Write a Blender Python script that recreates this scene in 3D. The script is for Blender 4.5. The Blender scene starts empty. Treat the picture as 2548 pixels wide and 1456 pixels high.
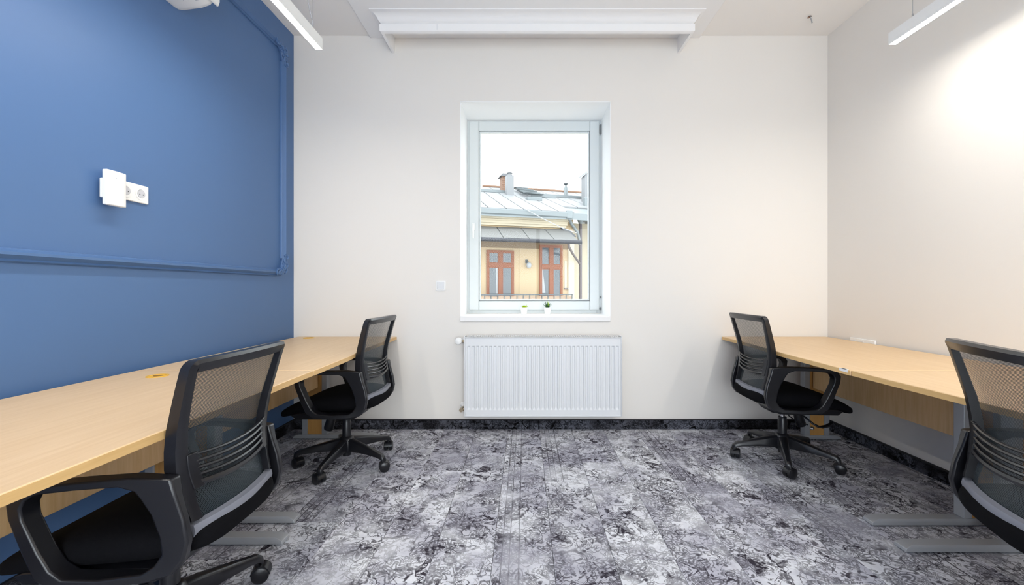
import bpy, bmesh, math, random
from mathutils import Vector, Matrix
random.seed(7)
S = bpy.context.scene
COL = S.collection
PI = math.pi

# ------------------------------------------------------------------ camera
CAM_Z = 1.114
cd = bpy.data.cameras.new('camera')
cam = bpy.data.objects.new('camera', cd)
COL.objects.link(cam)
cam.location = (0, 0, CAM_Z)
cam.rotation_euler = (PI / 2, 0, 0)
cd.sensor_fit = 'HORIZONTAL'
cd.sensor_width = 36.0
cd.lens = 36.0 * 1066 / 2548
cd.shift_x = -32 / 2548
cd.shift_y = -9 / 2548
cd.clip_start = 0.02
cd.clip_end = 200
S.camera = cam

# ------------------------------------------------------------------ world / exposure / daylight
w = bpy.data.worlds.new('sky')
S.world = w
w.use_nodes = True
wn = w.node_tree.nodes
wn['Background'].inputs[0].default_value = (0.93, 0.97, 1.0, 1)
wn['Background'].inputs[1].default_value = 4.4
S.view_settings.view_transform = 'Standard'
S.view_settings.look = 'None'
S.view_settings.gamma = 1
S.view_settings.use_curve_mapping = False
S.view_settings.exposure = -0.06
S.cycles.use_denoising = True
S.cycles.max_bounces = 10
S.cycles.diffuse_bounces = 6
S.cycles.glossy_bounces = 4
S.cycles.transparent_max_bounces = 24
S.cycles.sample_clamp_indirect = 6

LAMP_L = 88.0       # radiance of the lamp diffusers
# area lamp for daylight at an unseen window added behind the camera
ld = bpy.data.lights.new('added_rear_daylight', 'AREA')
ld.shape = 'RECTANGLE'
ld.size = 2.6
ld.size_y = 2.4
ld.energy = 74
ld.color = (0.80, 0.90, 1.0)
lo = bpy.data.objects.new('added_rear_daylight', ld)
COL.objects.link(lo)
lo.location = (0.3, -2.25, 1.30)
lo.rotation_euler = (PI / 2, 0, 0)      # its -z axis points to +y, into the room

# ------------------------------------------------------------------ materials
def srgb(r, g, b):
    f = lambda c: (c / 255 / 12.92) if c / 255 <= 0.04045 else ((c / 255 + 0.055) / 1.055) ** 2.4
    return (f(r), f(g), f(b), 1)

def mat(name, col, rough=0.5, metal=0.0, spec=0.5, bump=0.0, bscale=200, var=0.0, vscale=3.0, coat=0.0):
    m = bpy.data.materials.new(name)
    m.use_nodes = True
    nt = m.node_tree
    p = nt.nodes['Principled BSDF']
    p.inputs['Base Color'].default_value = col
    p.inputs['Roughness'].default_value = rough
    p.inputs['Metallic'].default_value = metal
    p.inputs['Specular IOR Level'].default_value = spec
    p.inputs['Coat Weight'].default_value = coat
    tc = nt.nodes.new('ShaderNodeTexCoord')
    if bump > 0:
        n = nt.nodes.new('ShaderNodeTexNoise')
        n.inputs['Scale'].default_value = bscale
        n.inputs['Detail'].default_value = 3
        b = nt.nodes.new('ShaderNodeBump')
        b.inputs['Strength'].default_value = bump
        b.inputs['Distance'].default_value = 0.002
        nt.links.new(tc.outputs['Object'], n.inputs['Vector'])
        nt.links.new(n.outputs['Fac'], b.inputs['Height'])
        nt.links.new(b.outputs['Normal'], p.inputs['Normal'])
    if var > 0:
        n = nt.nodes.new('ShaderNodeTexNoise')
        n.inputs['Scale'].default_value = vscale
        n.inputs['Detail'].default_value = 4
        mx = nt.nodes.new('ShaderNodeMix')
        mx.data_type = 'RGBA'
        mx.inputs[6].default_value = tuple(c * (1 - var) for c in col[:3]) + (1,)
        mx.inputs[7].default_value = tuple(min(1, c * (1 + var)) for c in col[:3]) + (1,)
        nt.links.new(tc.outputs['Object'], n.inputs['Vector'])
        nt.links.new(n.outputs['Fac'], mx.inputs[0])
        nt.links.new(mx.outputs[2], p.inputs['Base Color'])
    return m

class NG:
    """tiny node-graph helper"""
    def __init__(s, m): s.nt = m.node_tree
    def n(s, t, **kw):
        x = s.nt.nodes.new(t)
        for k, v in kw.items(): setattr(x, k, v)
        return x
    def l(s, a, b): s.nt.links.new(a, b)
    def math(s, op, a, b=None, c=None, clamp=False):
        x = s.n('ShaderNodeMath', operation=op, use_clamp=clamp)
        for i, v in enumerate((a, b, c)):
            if v is None: continue
            if isinstance(v, (int, float)): x.inputs[i].default_value = v
            else: s.l(v, x.inputs[i])
        return x.outputs[0]
    def vmath(s, op, a, b=None):
        x = s.n('ShaderNodeVectorMath', operation=op)
        for i, v in enumerate((a, b)):
            if v is None: continue
            if isinstance(v, (tuple, list)): x.inputs[i].default_value = v
            else: s.l(v, x.inputs[i])
        return x.outputs[0]
    def noise(s, vec, scale, detail=2, rough=0.5, dist=0.0, col=False):
        x = s.n('ShaderNodeTexNoise')
        x.inputs['Scale'].default_value = scale
        x.inputs['Detail'].default_value = detail
        x.inputs['Roughness'].default_value = rough
        x.inputs['Distortion'].default_value = dist
        s.l(vec, x.inputs['Vector'])
        return x.outputs['Color' if col else 'Fac']
    def smooth(s, v, a, b, lo=0.0, hi=1.0):
        x = s.n('ShaderNodeMapRange', interpolation_type='SMOOTHSTEP')
        s.l(v, x.inputs[0])
        x.inputs[1].default_value = a; x.inputs[2].default_value = b
        x.inputs[3].default_value = lo; x.inputs[4].default_value = hi
        return x.outputs[0]
    def mix(s, f, a, b):
        x = s.n('ShaderNodeMix', data_type='RGBA')
        for i, v in ((0, f), (6, a), (7, b)):
            if isinstance(v, (int, float)): x.inputs[i].default_value = v
            elif isinstance(v, (tuple, list)): x.inputs[i].default_value = v
            else: s.l(v, x.inputs[i])
        return x.outputs[2]

def carpet_mat(name, light, mid, dark, thresh_shift=0.0, upright=False):
    """distressed oriental carpet print: vines, blossoms, worn patches"""
    m = bpy.data.materials.new(name)
    m.use_nodes = True
    g = NG(m)
    p = m.node_tree.nodes['Principled BSDF']
    p.inputs['Roughness'].default_value = 0.95
    p.inputs['Specular IOR Level'].default_value = 0.1
    geo = g.n('ShaderNodeNewGeometry')
    pos = geo.outputs['Position']
    if upright:      # print runs along the skirting and up its face
        s3 = g.n('ShaderNodeSeparateXYZ'); g.l(pos, s3.inputs[0])
        c3 = g.n('ShaderNodeCombineXYZ'); g.l(g.math('ADD', s3.outputs[0], s3.outputs[1]), c3.inputs[0]); g.l(s3.outputs[2], c3.inputs[1])
        pos = c3.outputs[0]
    oi = g.n('ShaderNodeObjectInfo')
    rnd = oi.outputs['Random']
    cmb = g.n('ShaderNodeCombineXYZ')
    g.l(g.math('MULTIPLY', rnd, 37.0), cmb.inputs[0])
    g.l(g.math('MULTIPLY', rnd, 91.0), cmb.inputs[1])
    g.l(g.math('MULTIPLY', rnd, 13.0), cmb.inputs[2])
    vec = g.vmath('ADD', pos, cmb.outputs[0])
    wob = g.vmath('SUBTRACT', g.noise(vec, 14, 3, col=True), (0.5, 0.5, 0.5))
    sc = g.n('ShaderNodeVectorMath', operation='SCALE')
    g.l(wob, sc.inputs[0]); sc.inputs['Scale'].default_value = 0.036
    wv = g.vmath('ADD', vec, sc.outputs[0])
    # worn ground
    ground = g.smooth(g.noise(vec, 3.2, 5, 0.62), 0.36, 0.64)
    fine = g.noise(vec, 60, 4, 0.7)
    wear = g.smooth(g.noise(g.vmath('ADD', vec, (5.3, 2.1, 0)), 4.5, 4, 0.6), 0.33 - thresh_shift, 0.58 - thresh_shift)
    # vines: contour lines of noise
    def contour(scale, width, level=0.5, dist=0.6, src=wv):
        n = g.noise(src, scale, 1.5, 0.45, dist)
        return g.smooth(g.math('ABSOLUTE', g.math('SUBTRACT', n, level)), width * 0.45, width, 1.0, 0.0)
    v1 = contour(9.5, 0.014)
    v2 = contour(19, 0.019, 0.46, 0.8)
    v3 = contour(15, 0.015, 0.58, 0.4)
    vines = g.math('MAXIMUM', v1, g.math('MAXIMUM', g.math('MULTIPLY', v2, 0.75), g.math('MULTIPLY', v3, 0.85)))
    # blossoms
    def flowers(scale, petals, rad, seed):
        vo = g.n('ShaderNodeTexVoronoi')
        vo.voronoi_dimensions = '2D'
        vo.inputs['Scale'].default_value = scale
        vo.inputs['Randomness'].default_value = 0.85
        src = g.vmath('ADD', wv, (seed, seed * 1.7, 0))
        g.l(src, vo.inputs['Vector'])
        d = g.vmath('SUBTRACT', src, vo.outputs['Position'])
        sp = g.n('ShaderNodeSeparateXYZ'); g.l(d, sp.inputs[0])
        a = g.math('ARCTAN2', sp.outputs[1], sp.outputs[0])
        r = vo.outputs['Distance']
        wob2 = g.math('MULTIPLY', g.math('COSINE', g.math('MULTIPLY', a, petals)), rad * 0.28)
        rr = g.math('ADD', r, wob2)
        outline = g.smooth(g.math('ABSOLUTE', g.math('SUBTRACT', rr, rad)), 0.014, 0.036, 1.0, 0.0)
        inner = g.smooth(g.math('ABSOLUTE', g.math('SUBTRACT', rr, rad * 0.55)), 0.03, 0.075, 1.0, 0.0)
        core = g.smooth(r, 0.03, 0.07, 0.9, 0.0)
        return g.math('MAXIMUM', outline, g.math('MAXIMUM', inner, core))
    f1 = flowers(5.2, 6, 0.30, 3.1)
    f2 = flowers(11, 5, 0.27, 8.7)
    # leaf blots
    bl = g.smooth(g.noise(wv, 34, 2, 0.5, 0.8), 0.58, 0.63)
    bl2 = g.smooth(g.noise(g.vmath('ADD', wv, (1.7, 9.2, 0)), 12, 2, 0.5, 1.2), 0.61, 0.65)
    pat = g.math('MAXIMUM', vines, g.math('MAXIMUM', g.math('MULTIPLY', f1, 0.75), g.math('MULTIPLY', f2, 0.7)))
    pat = g.math('MAXIMUM', pat, g.math('MAXIMUM', g.math('MULTIPLY', bl, 0.85), bl2))
    pat = g.math('MULTIPLY', pat, g.math('ADD', g.math('MULTIPLY', wear, 0.6), 0.4))
    pat = g.math('MULTIPLY', pat, g.smooth(fine, 0.30, 0.52, 0.45, 1.0))
    # some pieces carry a woven border along their length
    tco = g.n('ShaderNodeTexCoord'); sx = g.n('ShaderNodeSeparateXYZ'); g.l(tco.outputs['Object'], sx.inputs[0])
    ox = sx.outputs[0]
    def line(x0, wd): return g.smooth(g.math('ABSOLUTE', g.math('SUBTRACT', ox, x0)), wd * .6, wd, 1.0, 0.0)
    beads = g.smooth(g.math('ABSOLUTE', g.math('SINE', g.math('MULTIPLY', sx.outputs[1], 90.0))), .75, .9)
    beads = g.math('MULTIPLY', beads, g.smooth(g.math('ABSOLUTE', g.math('SUBTRACT', ox, .052)), .009, .012, 1.0, 0.0))
    border = g.math('MAXIMUM', g.math('MAXIMUM', line(.036, .0035), line(.068, .003)), g.math('MAXIMUM', g.math('MULTIPLY', beads, .7), line(.108, .004)))
    has = g.math('GREATER_THAN', g.math('FRACT', g.math('MULTIPLY', rnd, 7.31)), .62)
    border = g.math('MULTIPLY', border, has)
    pat = g.math('MAXIMUM', pat, g.math('MULTIPLY', border, g.math('ADD', g.math('MULTIPLY', wear, .5), .4)))
    base = g.mix(ground, mid, light)
    base = g.mix(g.math('MULTIPLY', g.smooth(fine, 0.5, 0.75), 0.25), base, mid)
    # each piece is dyed slightly differently
    tint = g.smooth(rnd, 0.0, 1.0, 0.92, 1.05)
    hs = g.n('ShaderNodeHueSaturation'); g.l(base, hs.inputs['Color']); g.l(tint, hs.inputs['Value'])
    c = g.mix(pat, hs.outputs[0], dark)
    g.l(c, p.inputs['Base Color'])
    b = g.n('ShaderNodeBump'); b.inputs['Strength'].default_value = 0.25; b.inputs['Distance'].default_value = 0.003
    g.l(g.noise(vec, 420, 2), b.inputs['Height']); g.l(b.outputs['Normal'], p.inputs['Normal'])
    return m

def wood_mat(name, c1, c2, axis=1, scale=1.0, rough=0.38):
    m = bpy.data.materials.new(name); m.use_nodes = True
    g = NG(m); p = m.node_tree.nodes['Principled BSDF']
    tc = g.n('ShaderNodeTexCoord')
    mp = g.n('ShaderNodeMapping'); g.l(tc.outputs['Object'], mp.inputs[0])
    s = [22 * scale] * 3; s[axis] = 1.4 * scale
    mp.inputs['Scale'].default_value = s
    n1 = g.noise(mp.outputs[0], 3.0, 6, 0.6, 0.35)
    n2 = g.noise(tc.outputs['Object'], 1.4, 2)
    f = g.math('ADD', g.math('MULTIPLY', g.smooth(n1, 0.25, 0.75), 0.75), g.math('MULTIPLY', n2, 0.3), clamp=True)
    g.l(g.mix(f, c1, c2), p.inputs['Base Color'])
    p.inputs['Roughness'].default_value = rough
    p.inputs['Specular IOR Level'].default_value = 0.4
    return m

def emit_mat(name, col, strength):
    m = bpy.data.materials.new(name); m.use_nodes = True
    nt = m.node_tree
    nt.nodes.remove(nt.nodes['Principled BSDF'])
    e = nt.nodes.new('ShaderNodeEmission')
    e.inputs[0].default_value = col; e.inputs[1].default_value = strength
    nt.links.new(e.outputs[0], nt.nodes['Material Output'].inputs[0])
    return m

def glass_mat(name, tint=(1, 1, 1, 1), refl=0.016):
    m = bpy.data.materials.new(name); m.use_nodes = True
    g = NG(m); nt = m.node_tree
    nt.nodes.remove(nt.nodes['Principled BSDF'])
    t = g.n('ShaderNodeBsdfTransparent'); t.inputs[0].default_value = tint
    gl = g.n('ShaderNodeBsdfGlossy'); gl.inputs['Roughness'].default_value = 0.02
    fr = g.n('ShaderNodeFresnel'); fr.inputs[0].default_value = 1.45
    mx = g.n('ShaderNodeMixShader')
    g.l(g.math('MULTIPLY', fr.outputs[0], refl * 16), mx.inputs[0])
    g.l(t.outputs[0], mx.inputs[1]); g.l(gl.outputs[0], mx.inputs[2])
    g.l(mx.outputs[0], nt.nodes['Material Output'].inputs[0])
    return m

def mesh_fabric_mat(name, col, pitch=0.0042, hole=0.40):
    """woven chair mesh: staggered round holes you can see through"""
    m = bpy.data.materials.new(name); m.use_nodes = True
    g = NG(m); nt = m.node_tree
    p = nt.nodes['Principled BSDF']
    p.inputs['Base Color'].default_value = col
    p.inputs['Roughness'].default_value = 0.42
    p.inputs['Specular IOR Level'].default_value = 0.6
    tc = g.n('ShaderNodeTexCoord')
    sp = g.n('ShaderNodeSeparateXYZ'); g.l(tc.outputs['Object'], sp.inputs[0])
    u = g.math('DIVIDE', sp.outputs[0], pitch)
    v = g.math('DIVIDE', sp.outputs[2], pitch * 0.9)
    row = g.math('FLOOR', v)
    off = g.math('MULTIPLY', g.math('MODULO', g.math('ABSOLUTE', row), 2.0), 0.5)
    fu = g.math('SUBTRACT', g.math('FRACT', g.math('ADD', u, off)), 0.5)
    fv = g.math('SUBTRACT', g.math('FRACT', v), 0.5)
    d = g.math('SQRT', g.math('ADD', g.math('MULTIPLY', fu, fu), g.math('MULTIPLY', fv, fv)))
    a = g.math('GREATER_THAN', d, hole)
    t = g.n('ShaderNodeBsdfTransparent')
    mx = g.n('ShaderNodeMixShader')
    g.l(a, mx.inputs[0]); g.l(t.outputs[0], mx.inputs[1]); g.l(p.outputs[0], mx.inputs[2])
    g.l(mx.outputs[0], nt.nodes['Material Output'].inputs[0])
    return m

M = {}
M['white_wall'] = mat('white_wall_paint', srgb(232, 228, 222), 0.8, spec=0.25, bump=0.08, bscale=90)
M['blue_wall'] = mat('blue_wall_paint', srgb(79, 111, 156), 0.45, spec=0.35, bump=0.06, bscale=90, var=0.02, vscale=1.2)
M['ceiling'] = mat('ceiling_paint', srgb(240, 237, 233), 0.85, spec=0.2)
M['floor_base'] = mat('carpet_backing', srgb(60, 58, 62), 0.95)
M['carpet'] = carpet_mat('carpet_print', srgb(222, 224, 230), srgb(174, 174, 186), srgb(52, 48, 57))
M['skirting'] = carpet_mat('carpet_skirting_print', srgb(104, 106, 116), srgb(40, 38, 42), srgb(9, 8, 10), 0.1, upright=True)
M['skirting_cap'] = mat('skirting_cap', srgb(38, 36, 40), 0.7)
M['white_plastic'] = mat('white_plastic', srgb(240, 240, 238), 0.35)
M['white_trim'] = mat('white_stucco', srgb(240, 239, 238), 0.65, spec=0.3)
M['reveal'] = mat('white_reveal_paint', srgb(247, 248, 248), 0.7)
M['pvc'] = mat('white_pvc', srgb(216, 221, 221), 0.35)
M['gasket'] = mat('grey_gasket', srgb(120, 124, 126), 0.6)
M['radiator'] = mat('radiator_enamel', srgb(222, 224, 226), 0.35)
M['dark_slot'] = mat('dark_slot', srgb(70, 74, 80), 0.8)
M['chrome'] = mat('chrome', srgb(210, 210, 212), 0.18, metal=1.0)
M['brass'] = mat('nickel_brass', srgb(190, 175, 150), 0.3, metal=1.0)
M['wood'] = wood_mat('maple_laminate', srgb(230, 200, 160), srgb(218, 185, 140), axis=1)
M['wood_edge'] = wood_mat('maple_edge', srgb(228, 190, 130), srgb(216, 174, 112), axis=1)
M['wood_panel'] = wood_mat('maple_panel', srgb(226, 190, 142), srgb(208, 168, 116), axis=2)
M['oak_infill'] = wood_mat('honey_infill', srgb(202, 154, 92), srgb(186, 136, 74), axis=2)
M['grommet'] = mat('yellow_grommet', srgb(226, 178, 62), 0.4)
M['grommet_dark'] = mat('grommet_inside', srgb(150, 108, 30), 0.6)
M['silver'] = mat('silver_powder_coat', srgb(158, 160, 164), 0.36, metal=0.15)
M['black_plastic'] = mat('black_plastic', srgb(25, 25, 29), 0.28, spec=0.5, bump=0.05, bscale=900)
M['black_fabric'] = mat('black_fabric', srgb(14, 14, 17), 0.95, spec=0.1, bump=0.3, bscale=700)
M['chair_mesh'] = mesh_fabric_mat('chair_mesh', srgb(46, 57, 64))
M['grey_plastic'] = mat('grey_plastic', srgb(128, 130, 140), 0.42)
M['wheel'] = mat('caster_wheel', srgb(22, 22, 26), 0.28)
M['lamp_body'] = mat('lamp_white', srgb(238, 238, 236), 0.4)
M['lamp_glow'] = emit_mat('lamp_diffuser', (1.0, 0.945, 0.865, 1), LAMP_L)
M['wire'] = mat('steel_wire', srgb(170, 170, 172), 0.4, metal=0.5)
M['pot'] = mat('white_ceramic', srgb(244, 245, 244), 0.3)
M['soil'] = mat('soil', srgb(60, 48, 38), 0.9)
M['lime_leaf'] = mat('lime_leaf', srgb(176, 206, 30), 0.45, var=0.15, vscale=40)
M['dark_leaf'] = mat('dark_leaf', srgb(58, 104, 52), 0.45, var=0.3, vscale=40)
M['glass'] = glass_mat('window_glass', (0.97, 0.985, 0.98, 1))
M['label_grey'] = mat('label_grey', srgb(196, 198, 204), 0.5)
# outside
M['cream'] = mat('cream_render', srgb(182, 161, 130), 0.9, var=0.04, vscale=1.5)
M['cream_pale'] = mat('pale_render', srgb(186, 176, 156), 0.9)
M['tan'] = mat('tan_canopy_shade', srgb(128, 108, 84), 0.9)  # holds the brownish shade under the canopy as a colour
M['zinc'] = mat('zinc_sheet', srgb(122, 129, 132), 0.5, metal=0.2)
M['zinc_white'] = mat('pale_zinc_roof', srgb(126, 128, 131), 0.6)
M['zinc_grey'] = mat('grey_zinc_canopy', srgb(112, 112, 111), 0.6)
M['dark_gutter'] = mat('dark_gutter', srgb(32, 33, 42), 0.5)
M['lead'] = mat('purple_grey_pipe', srgb(92, 84, 86), 0.55)
M['door_wood'] = wood_mat('red_door_wood', srgb(136, 74, 30), srgb(114, 58, 22), axis=2)
M['door_glass'] = mat('door_glass', srgb(58, 68, 76), 0.12, spec=0.9, var=0.35, vscale=3)
M['curtain'] = mat('curtain', srgb(160, 164, 168), 0.9)
M['brick'] = mat('pale_brick', srgb(132, 104, 88), 0.9, var=0.15, vscale=20)
M['reed'] = mat('reed_board', srgb(150, 128, 108), 0.9, var=0.2, vscale=8)
M['tile_orange'] = mat('ridge_tile', srgb(132, 104, 86), 0.9)
M['slate'] = mat('slate', srgb(88, 90, 94), 0.85)
M['red_leaf'] = mat('red_leaf', srgb(186, 80, 48), 0.7)
M['iron'] = mat('iron_grey', srgb(70, 76, 80), 0.5)
M['ground'] = mat('courtyard_paving', srgb(165, 163, 160), 0.9, var=0.1, vscale=2)

# ------------------------------------------------------------------ mesh building helpers
class MB:
    def __init__(s): s.v = []; s.f = []
    def add(s, vs, fs):
        o = len(s.v); s.v += [tuple(v) for v in vs]; s.f += [tuple(i + o for i in f) for f in fs]; return s
    def box(s, x0, x1, y0, y1, z0, z1):
        if x0 > x1: x0, x1 = x1, x0
        if y0 > y1: y0, y1 = y1, y0
        if z0 > z1: z0, z1 = z1, z0
        return s.add([(x0, y0, z0), (x1, y0, z0), (x1, y1, z0), (x0, y1, z0), (x0, y0, z1), (x1, y0, z1), (x1, y1, z1), (x0, y1, z1)],
                     [(0, 3, 2, 1), (4, 5, 6, 7), (0, 1, 5, 4), (1, 2, 6, 5), (2, 3, 7, 6), (3, 0, 4, 7)])
    def rings(s, rings, closed=False, caps=True):
        n = len(rings[0]); vs = [p for r in rings for p in r]; fs = []
        R = len(rings)
        for i in range(R if closed else R - 1):
            a = i * n; b = ((i + 1) % R) * n
            for k in range(n):
                k2 = (k + 1) % n
                fs.append((a + k, a + k2, b + k2, b + k))
        if caps and not closed:
            fs.append(tuple(range(n - 1, -1, -1))); fs.append(tuple((R - 1) * n + k for k in range(n)))
        return s.add(vs, fs)
    def tube(s, pts, r, n=10, caps=True):
        pts = [Vector(p) for p in pts]
        rr = r if isinstance(r, (list, tuple)) else [r] * len(pts)
        rings = []; prev = None
        for i, p in enumerate(pts):
            t = (pts[min(i + 1, len(pts) - 1)] - pts[max(i - 1, 0)]).normalized()
            if prev is None:
                up = Vector((0, 0, 1)) if abs(t.z) < 0.9 else Vector((1, 0, 0))
                a = t.cross(up).normalized()
            else:
                a = (prev - t * prev.dot(t)).normalized()
            prev = a; b = t.cross(a)
            rings.append([p + (a * math.cos(2 * PI * k / n) + b * math.sin(2 * PI * k / n)) * rr[i] for k in range(n)])
        return s.rings(rings, caps=caps)
    def lathe(s, prof, c=(0, 0, 0), axis='z', n=20):
        rings = []
        for r, h in prof:
            ring = []
            for k in range(n):
                a = 2 * PI * k / n; x, y = max(r, 1e-4) * math.cos(a), max(r, 1e-4) * math.sin(a)
                if axis == 'z': q = (x, y, h)
                elif axis == 'y': q = (x, h, -y)
                else: q = (h, x, y)
                ring.append((c[0] + q[0], c[1] + q[1], c[2] + q[2]))
            rings.append(ring)
        return s.rings(rings)
    def extrude(s, poly, axis, a0, a1):
        """poly: 2D points; axis: extrusion axis"""
        def P(p, a):
            return {'x': (a, p[0], p[1]), 'y': (p[0], a, p[1]), 'z': (p[0], p[1], a)}[axis]
        return s.rings([[P(p, a0) for p in poly], [P(p, a1) for p in poly]])
    def ball(s, c, r, n=8, sc=(1, 1, 1)):
        prof = [(math.sin(PI * i / n), -math.cos(PI * i / n)) for i in range(n + 1)]
        rings = [[(c[0] + r * sc[0] * a * math.cos(2 * PI * k / (2 * n)), c[1] + r * sc[1] * a * math.sin(2 * PI * k / (2 * n)), c[2] + r * sc[2] * h)
                  for k in range(2 * n)] for a, h in [(max(p[0], 0.02), p[1]) for p in prof]]
        return s.rings(rings)
    def mesh(s, name):
        me = bpy.data.meshes.new(name)
        me.from_pydata(s.v, [], s.f)
        bm = bmesh.new(); bm.from_mesh(me)
        bmesh.ops.recalc_face_normals(bm, faces=bm.faces)
        bm.to_mesh(me); bm.free()
        return me

def obj(name, mb, material, parent=None, smooth=False, bevel=0.0, seg=2, subsurf=0, loc=None, angle=None):
    me = mb.mesh(name) if isinstance(mb, MB) else mb
    if material is not None and not me.materials: me.materials.append(material)
    o = bpy.data.objects.new(name, me)
    COL.objects.link(o)
    if parent is not None: o.parent = parent
    if loc: o.location = loc
    if bevel > 0:
        b = o.modifiers.new('bevel', 'BEVEL'); b.width = bevel; b.segments = seg
        b.limit_method = 'ANGLE'; b.angle_limit = math.radians(40)
    if subsurf:
        q = o.modifiers.new('subsurf', 'SUBSURF'); q.levels = subsurf; q.render_levels = subsurf
    if smooth or bevel > 0:
        for p in me.polygons: p.use_smooth = True
        if not subsurf:
            me.set_sharp_from_angle(angle=math.radians(angle if angle else 40))
    return o

def tag(o, label, cat, group=None):
    o['label'] = label; o['category'] = cat
    if group: o['group'] = group
    return o

def thing(name, label, cat, loc=(0, 0, 0), rz=0, group=None):
    o = bpy.data.objects.new(name, None); COL.objects.link(o)
    o.empty_display_size = 0.1
    o.location = loc; o.rotation_euler = (0, 0, rz)
    return tag(o, label, cat, group)

def structure(o):
    o['kind'] = 'structure'; return o

def struct_empty(name, loc=(0, 0, 0)):
    o = bpy.data.objects.new(name, None); COL.objects.link(o); o.location = loc
    return structure(o)

def dup_tree(o, parent=None):
    c = o.copy(); COL.objects.link(c)
    if parent is not None: c.parent = parent
    for ch in list(o.children): dup_tree(ch, c)
    return c

# ------------------------------------------------------------------ room shell
XL, XR, YB, YR, ZC = -1.84, 2.41, 3.41, -2.05, 3.13
WT = 0.46                       # back wall thickness
WX0, WX1, WZ0, WZ1 = -0.515, 0.682, 0.855, 2.608
structure(obj('floor', MB().box(XL - .1, XR + .1, YR - .1, YB + .1, -0.12, -0.006), M['floor_base']))
structure(obj('ceiling', MB().box(XL - .1, XR + .1, YR - .1, YB + WT, ZC, ZC + 0.12), M['ceiling']))
structure(obj('wall_left', MB().box(XL - .1, XL, YR, YB, -0.006, ZC), M['blue_wall']))
structure(obj('wall_right', MB().box(XR, XR + .1, YR, YB, -0.006, ZC), M['white_wall']))
b = MB()
b.box(XL - .1, WX0, YB, YB + WT, -0.12, ZC)
b.box(WX1, XR + .1, YB, YB + WT, -0.12, ZC)
b.box(WX0, WX1, YB, YB + WT, -0.12, WZ0)
b.box(WX0, WX1, YB, YB + WT, WZ1, ZC)
structure(obj('wall_back', b, M['white_wall']))
RX0, RX1, RZ0, RZ1 = -1.05, 1.65, 0.05, 2.55
b = MB()
b.box(XL - .1, RX0, YR - .1, YR, -0.12, ZC); b.box(RX1, XR + .1, YR - .1, YR, -0.12, ZC)
b.box(RX0, RX1, YR - .1, YR, -0.12, RZ0); b.box(RX0, RX1, YR - .1, YR, RZ1, ZC)
structure(obj('wall_rear', b, M['white_wall']))
w2 = struct_empty('added_window_2', (0.3, YR - 0.05, RZ0))  # unseen window, added and sized to let in the rear light
f = MB()
for x0, x1, z0, z1 in ((-1.35, -1.28, 0, 2.5), (1.28, 1.35, 0, 2.5), (-1.28, 1.28, 0, .07), (-1.28, 1.28, 2.43, 2.5), (-.04, .04, .07, 2.43)):
    f.box(x0, x1, -.03, .03, z0, z1)
obj('window_frame', f, M['pvc'], w2)

# carpet planks, 25 cm wide, ends staggered
floor = bpy.data.objects['floor']
plank = {}
def plank_mesh(wd, ln):
    k = (round(wd, 4), round(ln, 4))
    if k not in plank:
        g_, t = 0.0008, 0.006
        e = 0.0012
        mb = MB().rings([[(g_, g_, -t), (wd - g_, g_, -t), (wd - g_, ln - g_, -t), (g_, ln - g_, -t)],
                         [(g_, g_, -e), (wd - g_, g_, -e), (wd - g_, ln - g_, -e), (g_, ln - g_, -e)],
                         [(g_ + e, g_ + e, 0), (wd - g_ - e, g_ + e, 0), (wd - g_ - e, ln - g_ - e, 0), (g_ + e, ln - g_ - e, 0)]])
        plank[k] = mb.mesh('carpet_plank'); plank[k].materials.append(M['carpet'])
    return plank[k]
x = 0.117 - 0.25 * 8
col_i = 0
while x < XR:
    x0, x1 = max(x, XL), min(x + 0.25, XR)
    if x1 - x0 > 0.01:
        y = YB - (0.22 + 0.37 * ((col_i * 5) % 7) / 2.6) % 1.0 - 0.0
        ends = [YB]
        if YB - y > 0.05: ends.append(y)
        while ends[-1] > 0.25: ends.append(ends[-1] - 1.0)
        for y1, y0 in zip(ends, ends[1:]):
            obj('carpet_plank', plank_mesh(x1 - x0, y1 - y0), None, floor, loc=(x0, y0, 0))
    x += 0.25; col_i += 1
obj('carpet_backing', MB().box(XL, XR, YR, -0.8, -0.006, 0.0), M['carpet'], floor)

# carpet skirtings
def skirting(name, b0, cap):
    o = structure(obj(name, b0, M['skirting']))
    obj('cap_strip', cap, M['skirting_cap'], o)
skirting('baseboard_back', MB().box(XL + .012, XR - .012, YB - .012, YB, 0, .072), MB().box(XL + .012, XR - .012, YB - .014, YB, .072, .080))
skirting('baseboard_left', MB().box(XL, XL + .012, YR, YB, 0, .072), MB().box(XL, XL + .014, YR, YB, .072, .080))
skirting('baseboard_right', MB().box(XR - .012, XR, YR, YB, 0, .072), MB().box(XR - .014, XR, YR, YB, .072, .080))

# ------------------------------------------------------------------ window_1
W1 = struct_empty('window_1', (0.0835, 3.80, 0.896))
def frame_ring(x0, x1, z0, z1, t, y0, y1):
    b = MB()
    b.box(x0, x0 + t, y0, y1, z0, z1); b.box(x1 - t, x1, y0, y1, z0, z1)
    b.box(x0 + t, x1 - t, y0, y1, z0, z0 + t); b.box(x0 + t, x1 - t, y0, y1, z1 - t, z1)
    return b
rv = MB()
rv.box(-.5985, -.594, -.389, 0, 0, 1.712); rv.box(.594, .5985, -.389, 0, 0, 1.712); rv.box(-.5985, .5985, -.389, 0, 1.7075, 1.712)
obj('reveal_lining', rv, M['reveal'], W1)
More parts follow.
